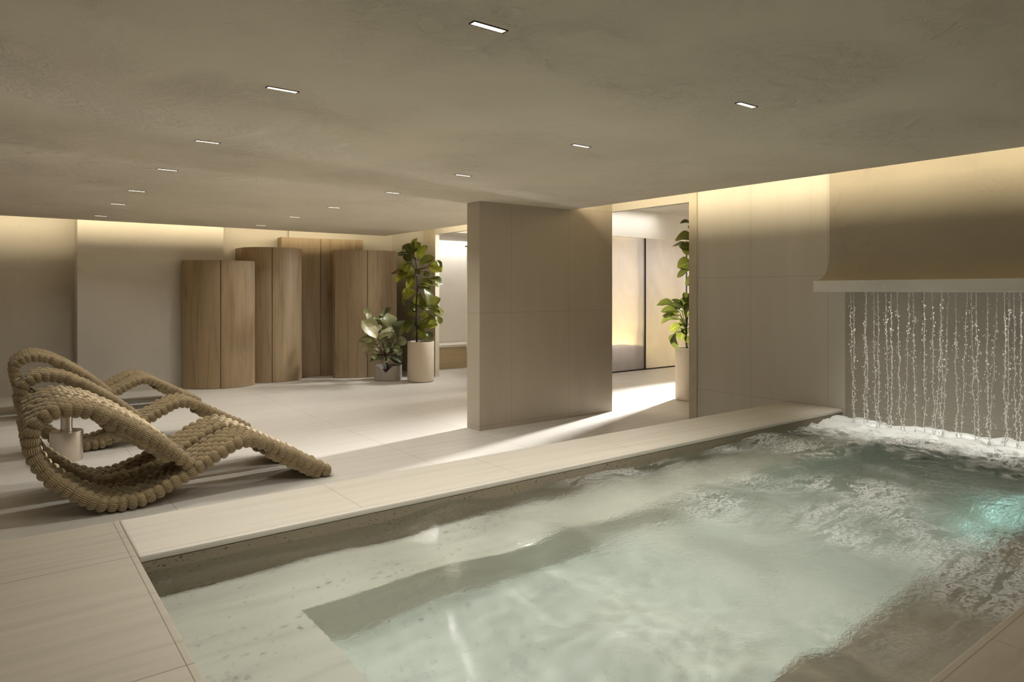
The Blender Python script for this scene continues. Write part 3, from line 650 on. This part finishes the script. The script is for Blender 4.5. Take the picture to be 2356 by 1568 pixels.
o = link('pot', bm, M['pot_grey'], t2, True); o.data.set_sharp_from_angle(angle=R(40))
bm = bmesh.new(); lathe(bm, [(0, 0.20), (0.15, 0.19), (r - 0.015, 0.165)], 32); link('soil', bm, M['soil'], t2, True)
tr = [UP * 0.15, RT * -0.05 + UP * 0.45, RT * -0.12 + UP * 0.75, RT * -0.15 + UP * 0.95]
plant(t2, None, P2, tr, M['leaf_pale'], 8, 0.14, lambda rs, a, b, w: (rs.uniform(0.65, 1.0) if a < -0.1 else rs.uniform(0.15, 0.65)) - (0.75 if (b > 0.95 and w in (0.279, 0.112)) else 0))
t3 = empty('potted_fig', (8.54, 6.71, 0), 'tall fiddle-leaf fig in a tall cream pot, standing in the corridor opening', 'potted plant')
tall_pot(t3, 0.215, 0.80)
tr = [RT * -0.04 + UP * 0.74, RT * -0.05 + UP * 1.1, RT * 0.0 + UP * 1.5, RT * 0.07 + UP * 1.9, RT * 0.10 + UP * 2.3, RT * 0.12 + UP * 2.6]
plant(t3, None, P3, tr, M['leaf'], 12, 0.11, lambda rs, a, b, w: rs.uniform(0.0, 0.42) + (0.12 if b < 1.3 else 0))

# ------------------------------------------------------------------ rope loungers
BASE = [(0.281, 0.767), (0.23, 0.714), (0.212, 0.651), (0.207, 0.59), (0.214, 0.528), (0.24, 0.468), (0.27, 0.405), (0.301, 0.350), (0.345, 0.299), (0.398, 0.252), (0.443, 0.210), (0.492, 0.168), (0.546, 0.131), (0.601, 0.098), (0.657, 0.073), (0.717, 0.058), (0.788, 0.053), (0.865, 0.058), (0.93, 0.073), (0.99, 0.093), (1.046, 0.117), (1.101, 0.141), (1.164, 0.168), (1.218, 0.198)]
SEAT = [(1.276, 0.227), (1.338, 0.257), (1.394, 0.287), (1.448, 0.320), (1.505, 0.350), (1.564, 0.379), (1.626, 0.402), (1.693, 0.414)]
LEG = [(1.754, 0.406), (1.812, 0.383), (1.866, 0.354), (1.922, 0.324), (2.0, 0.277), (2.085, 0.228), (2.15, 0.191), (2.201, 0.161), (2.305, 0.104), (2.392, 0.058)]
BACK = [(0.347, 0.800), (0.411, 0.809), (0.475, 0.804), (0.54, 0.79), (0.607, 0.765), (0.665, 0.733), (0.777, 0.668), (0.844, 0.626), (0.888, 0.595), (0.939, 0.558), (1.003, 0.510), (1.049, 0.472), (1.098, 0.428), (1.15, 0.380), (1.20, 0.335), (1.245, 0.292)]
def resample(pts, step):
    P = [Vector((x, 0, z)) for x, z in pts]; d = [0]
    for a, b in zip(P, P[1:]): d.append(d[-1] + (b - a).length)
    n = max(2, round(d[-1] / step)); out = []
    for k in range(n + 1):
        s = d[-1] * k / n; i = min(len(P) - 2, max(j for j in range(len(d)) if d[j] <= s + 1e-9)); t = (s - d[i]) / (d[i + 1] - d[i])
        out.append(P[i].lerp(P[i + 1], t))
    return out
NR = 6; WD = 0.47
def add_ball(bm, uvl, c, tan, nrm, rl, ra, rn, seg=12, rng=7):
    acr = Vector((0, 1, 0)); rings = []
    for j in range(rng + 1):
        th = math.pi * j / rng; row = []
        for i in range(seg + 1):
            if i == seg and j not in (0, rng): row.append(row[0]); continue
            ph = 2 * math.pi * i / seg
            if j in (0, rng) and i > 0: row.append(row[0]); continue
            s = math.sin(th) ** 0.8 if 0 < j < rng else 0.0
            row.append(bm.verts.new(c + tan * (rl * math.cos(th)) + acr * (ra * s * math.cos(ph)) + nrm * (rn * s * math.sin(ph))))
        rings.append(row)
    for j in range(rng):
        for i in range(seg):
            q = [(rings[j][i], i, j), (rings[j][i + 1], i + 1, j), (rings[j + 1][i + 1], i + 1, j + 1), (rings[j + 1][i], i, j + 1)]
            vs = []
            for v in q:
                if v[0] not in [x[0] for x in vs]: vs.append(v)
            if len(vs) < 3: continue
            f = bm.faces.new([v[0] for v in vs]); f.smooth = True
            for lp, v in zip(f.loops, vs): lp[uvl].uv = (v[1] / seg, v[2] / rng)
def ribbon(name, root, P, ext, under):
    rs = random.Random(len(P) * 7 + 1)
    bm = bmesh.new(); uvl = bm.loops.layers.uv.new('UVMap'); step = 0.066
    for i, p in enumerate(P):
        t = (ext[i + 2] - ext[i]).normalized(); n = Vector((-t.z, 0, t.x))
        for r in range(NR):
            y = WD * r / (NR - 1); off = t * (step * 0.5 if r % 2 else 0)
            edge = r in (0, NR - 1)
            j = lambda a: rs.uniform(-a, a)
            c = p + off + Vector((j(0.004), y + j(0.004), j(0.004)))
            add_ball(bm, uvl, c, t, n, 0.041 + j(0.003), 0.053 if edge else 0.054, 0.056 if edge else 0.054)
            u = under(p)
            if u > 0.01 and r in (0, 1, NR - 2, NR - 1):
                add_ball(bm, uvl, c - Vector((0, 0, 1)) * u + t * (step * 0.4) + Vector((0, 0.012 if r < 2 else -0.012, 0)), t, n, 0.048, 0.046, 0.044)
            elif u > 0.01 and r in (2, 3):
                add_ball(bm, uvl, c - Vector((0, 0, 1)) * u + t * (step * 0.4), t, n, 0.05, 0.09, 0.04)
    hw = 0.012
    for a, b in zip(ext[1:], ext[2:]):
        t = (b - a).normalized(); n = Vector((-t.z, 0, t.x)) * hw
        q = [[bm.verts.new(p + s * n + Vector((0, y, 0))) for y in (-0.02, WD + 0.02)] for p in (a, b) for s in (1, -1)]
        bm.faces.new((q[0][0], q[0][1], q[2][1], q[2][0])); bm.faces.new((q[1][0], q[3][0], q[3][1], q[1][1]))
    return link(name, bm, M['rope'], root)
GL = 'knitted rope loungers'
lou = empty('rope_lounger', (0, 0, 0), 'knitted beige rope lounger nearest the pool, its foot reaching furthest forward', 'lounger', GL)
PATH = resample(BACK[::-1] + BASE + SEAT + LEG, 0.066)
EXT = [PATH[0] * 2 - PATH[1]] + PATH + [PATH[-1] * 2 - PATH[-2]]
acc = [0.0]
for a_, b_ in zip(PATH, PATH[1:]): acc.append(acc[-1] + (b_ - a_).length)
def near(q): return min(range(len(PATH)), key=lambda i: (PATH[i] - Vector((q[0], 0, q[1]))).length + (5 if i < 8 and q[1] < 0.26 else 0))
ia, ib, ic = near(BACK[0]), near(SEAT[0]), near(LEG[0])
ib = max(range(ia, len(PATH)), key=lambda i: -(PATH[i] - Vector((SEAT[0][0], 0, SEAT[0][1]))).length)
for nm, i0, i1, und in (('backrest', 0, ia, lambda p: 0.075 * min(1, max(0, (p.x - 0.62) / 0.15)) if p.x < 1.14 else 0), ('rocker_base', ia, ib, lambda p: 0), ('seat', ib, ic, lambda p: 0), ('leg_rest', ic, len(PATH), lambda p: 0.065 if 1.85 < p.x < 2.28 else 0)):
    ribbon(nm, lou, PATH[i0:i1], EXT[i0:i1 + 2], und)
for y, lab in ((6.61, 'knitted beige rope lounger tight behind the one nearest the pool'), (8.36, 'single knitted rope lounger standing just behind the steel side table'), (10.80, 'knitted rope lounger in the rear pair, on the steel table side'), (11.48, 'rearmost knitted rope lounger, nearest the plain plaster back wall')):
    c = lou.copy(); COL.objects.link(c); c['label'] = lab; c.location = (0, y, 0)
    for ch in list(lou.children):
        k = ch.copy(); COL.objects.link(k); k.parent = c
lou.location = (0, 5.92, 0)

# steel side table seen through the front lounger
st = empty('side_table', (0.575, 8.06, 0), 'brushed steel pedestal side table with a drum base behind the front rope lounger', 'side table')
bm = bmesh.new(); lathe(bm, [(0, 0), (0.14, 0), (0.142, 0.004), (0.142, 0.286), (0.138, 0.29), (0, 0.29)], 48); o = link('drum_base', bm, M['steel'], st, True); o.data.set_sharp_from_angle(angle=R(30))
bm = bmesh.new(); lathe(bm, [(0.05, 0.29), (0.05, 0.50)], 32); link('stem', bm, M['steel'], st, True)
bm = bmesh.new(); lathe(bm, [(0, 0.50), (0.15, 0.50), (0.152, 0.504), (0.152, 0.516), (0.148, 0.52), (0, 0.52)], 48); o = link('table_top', bm, M['steel'], st, True); o.data.set_sharp_from_angle(angle=R(30))
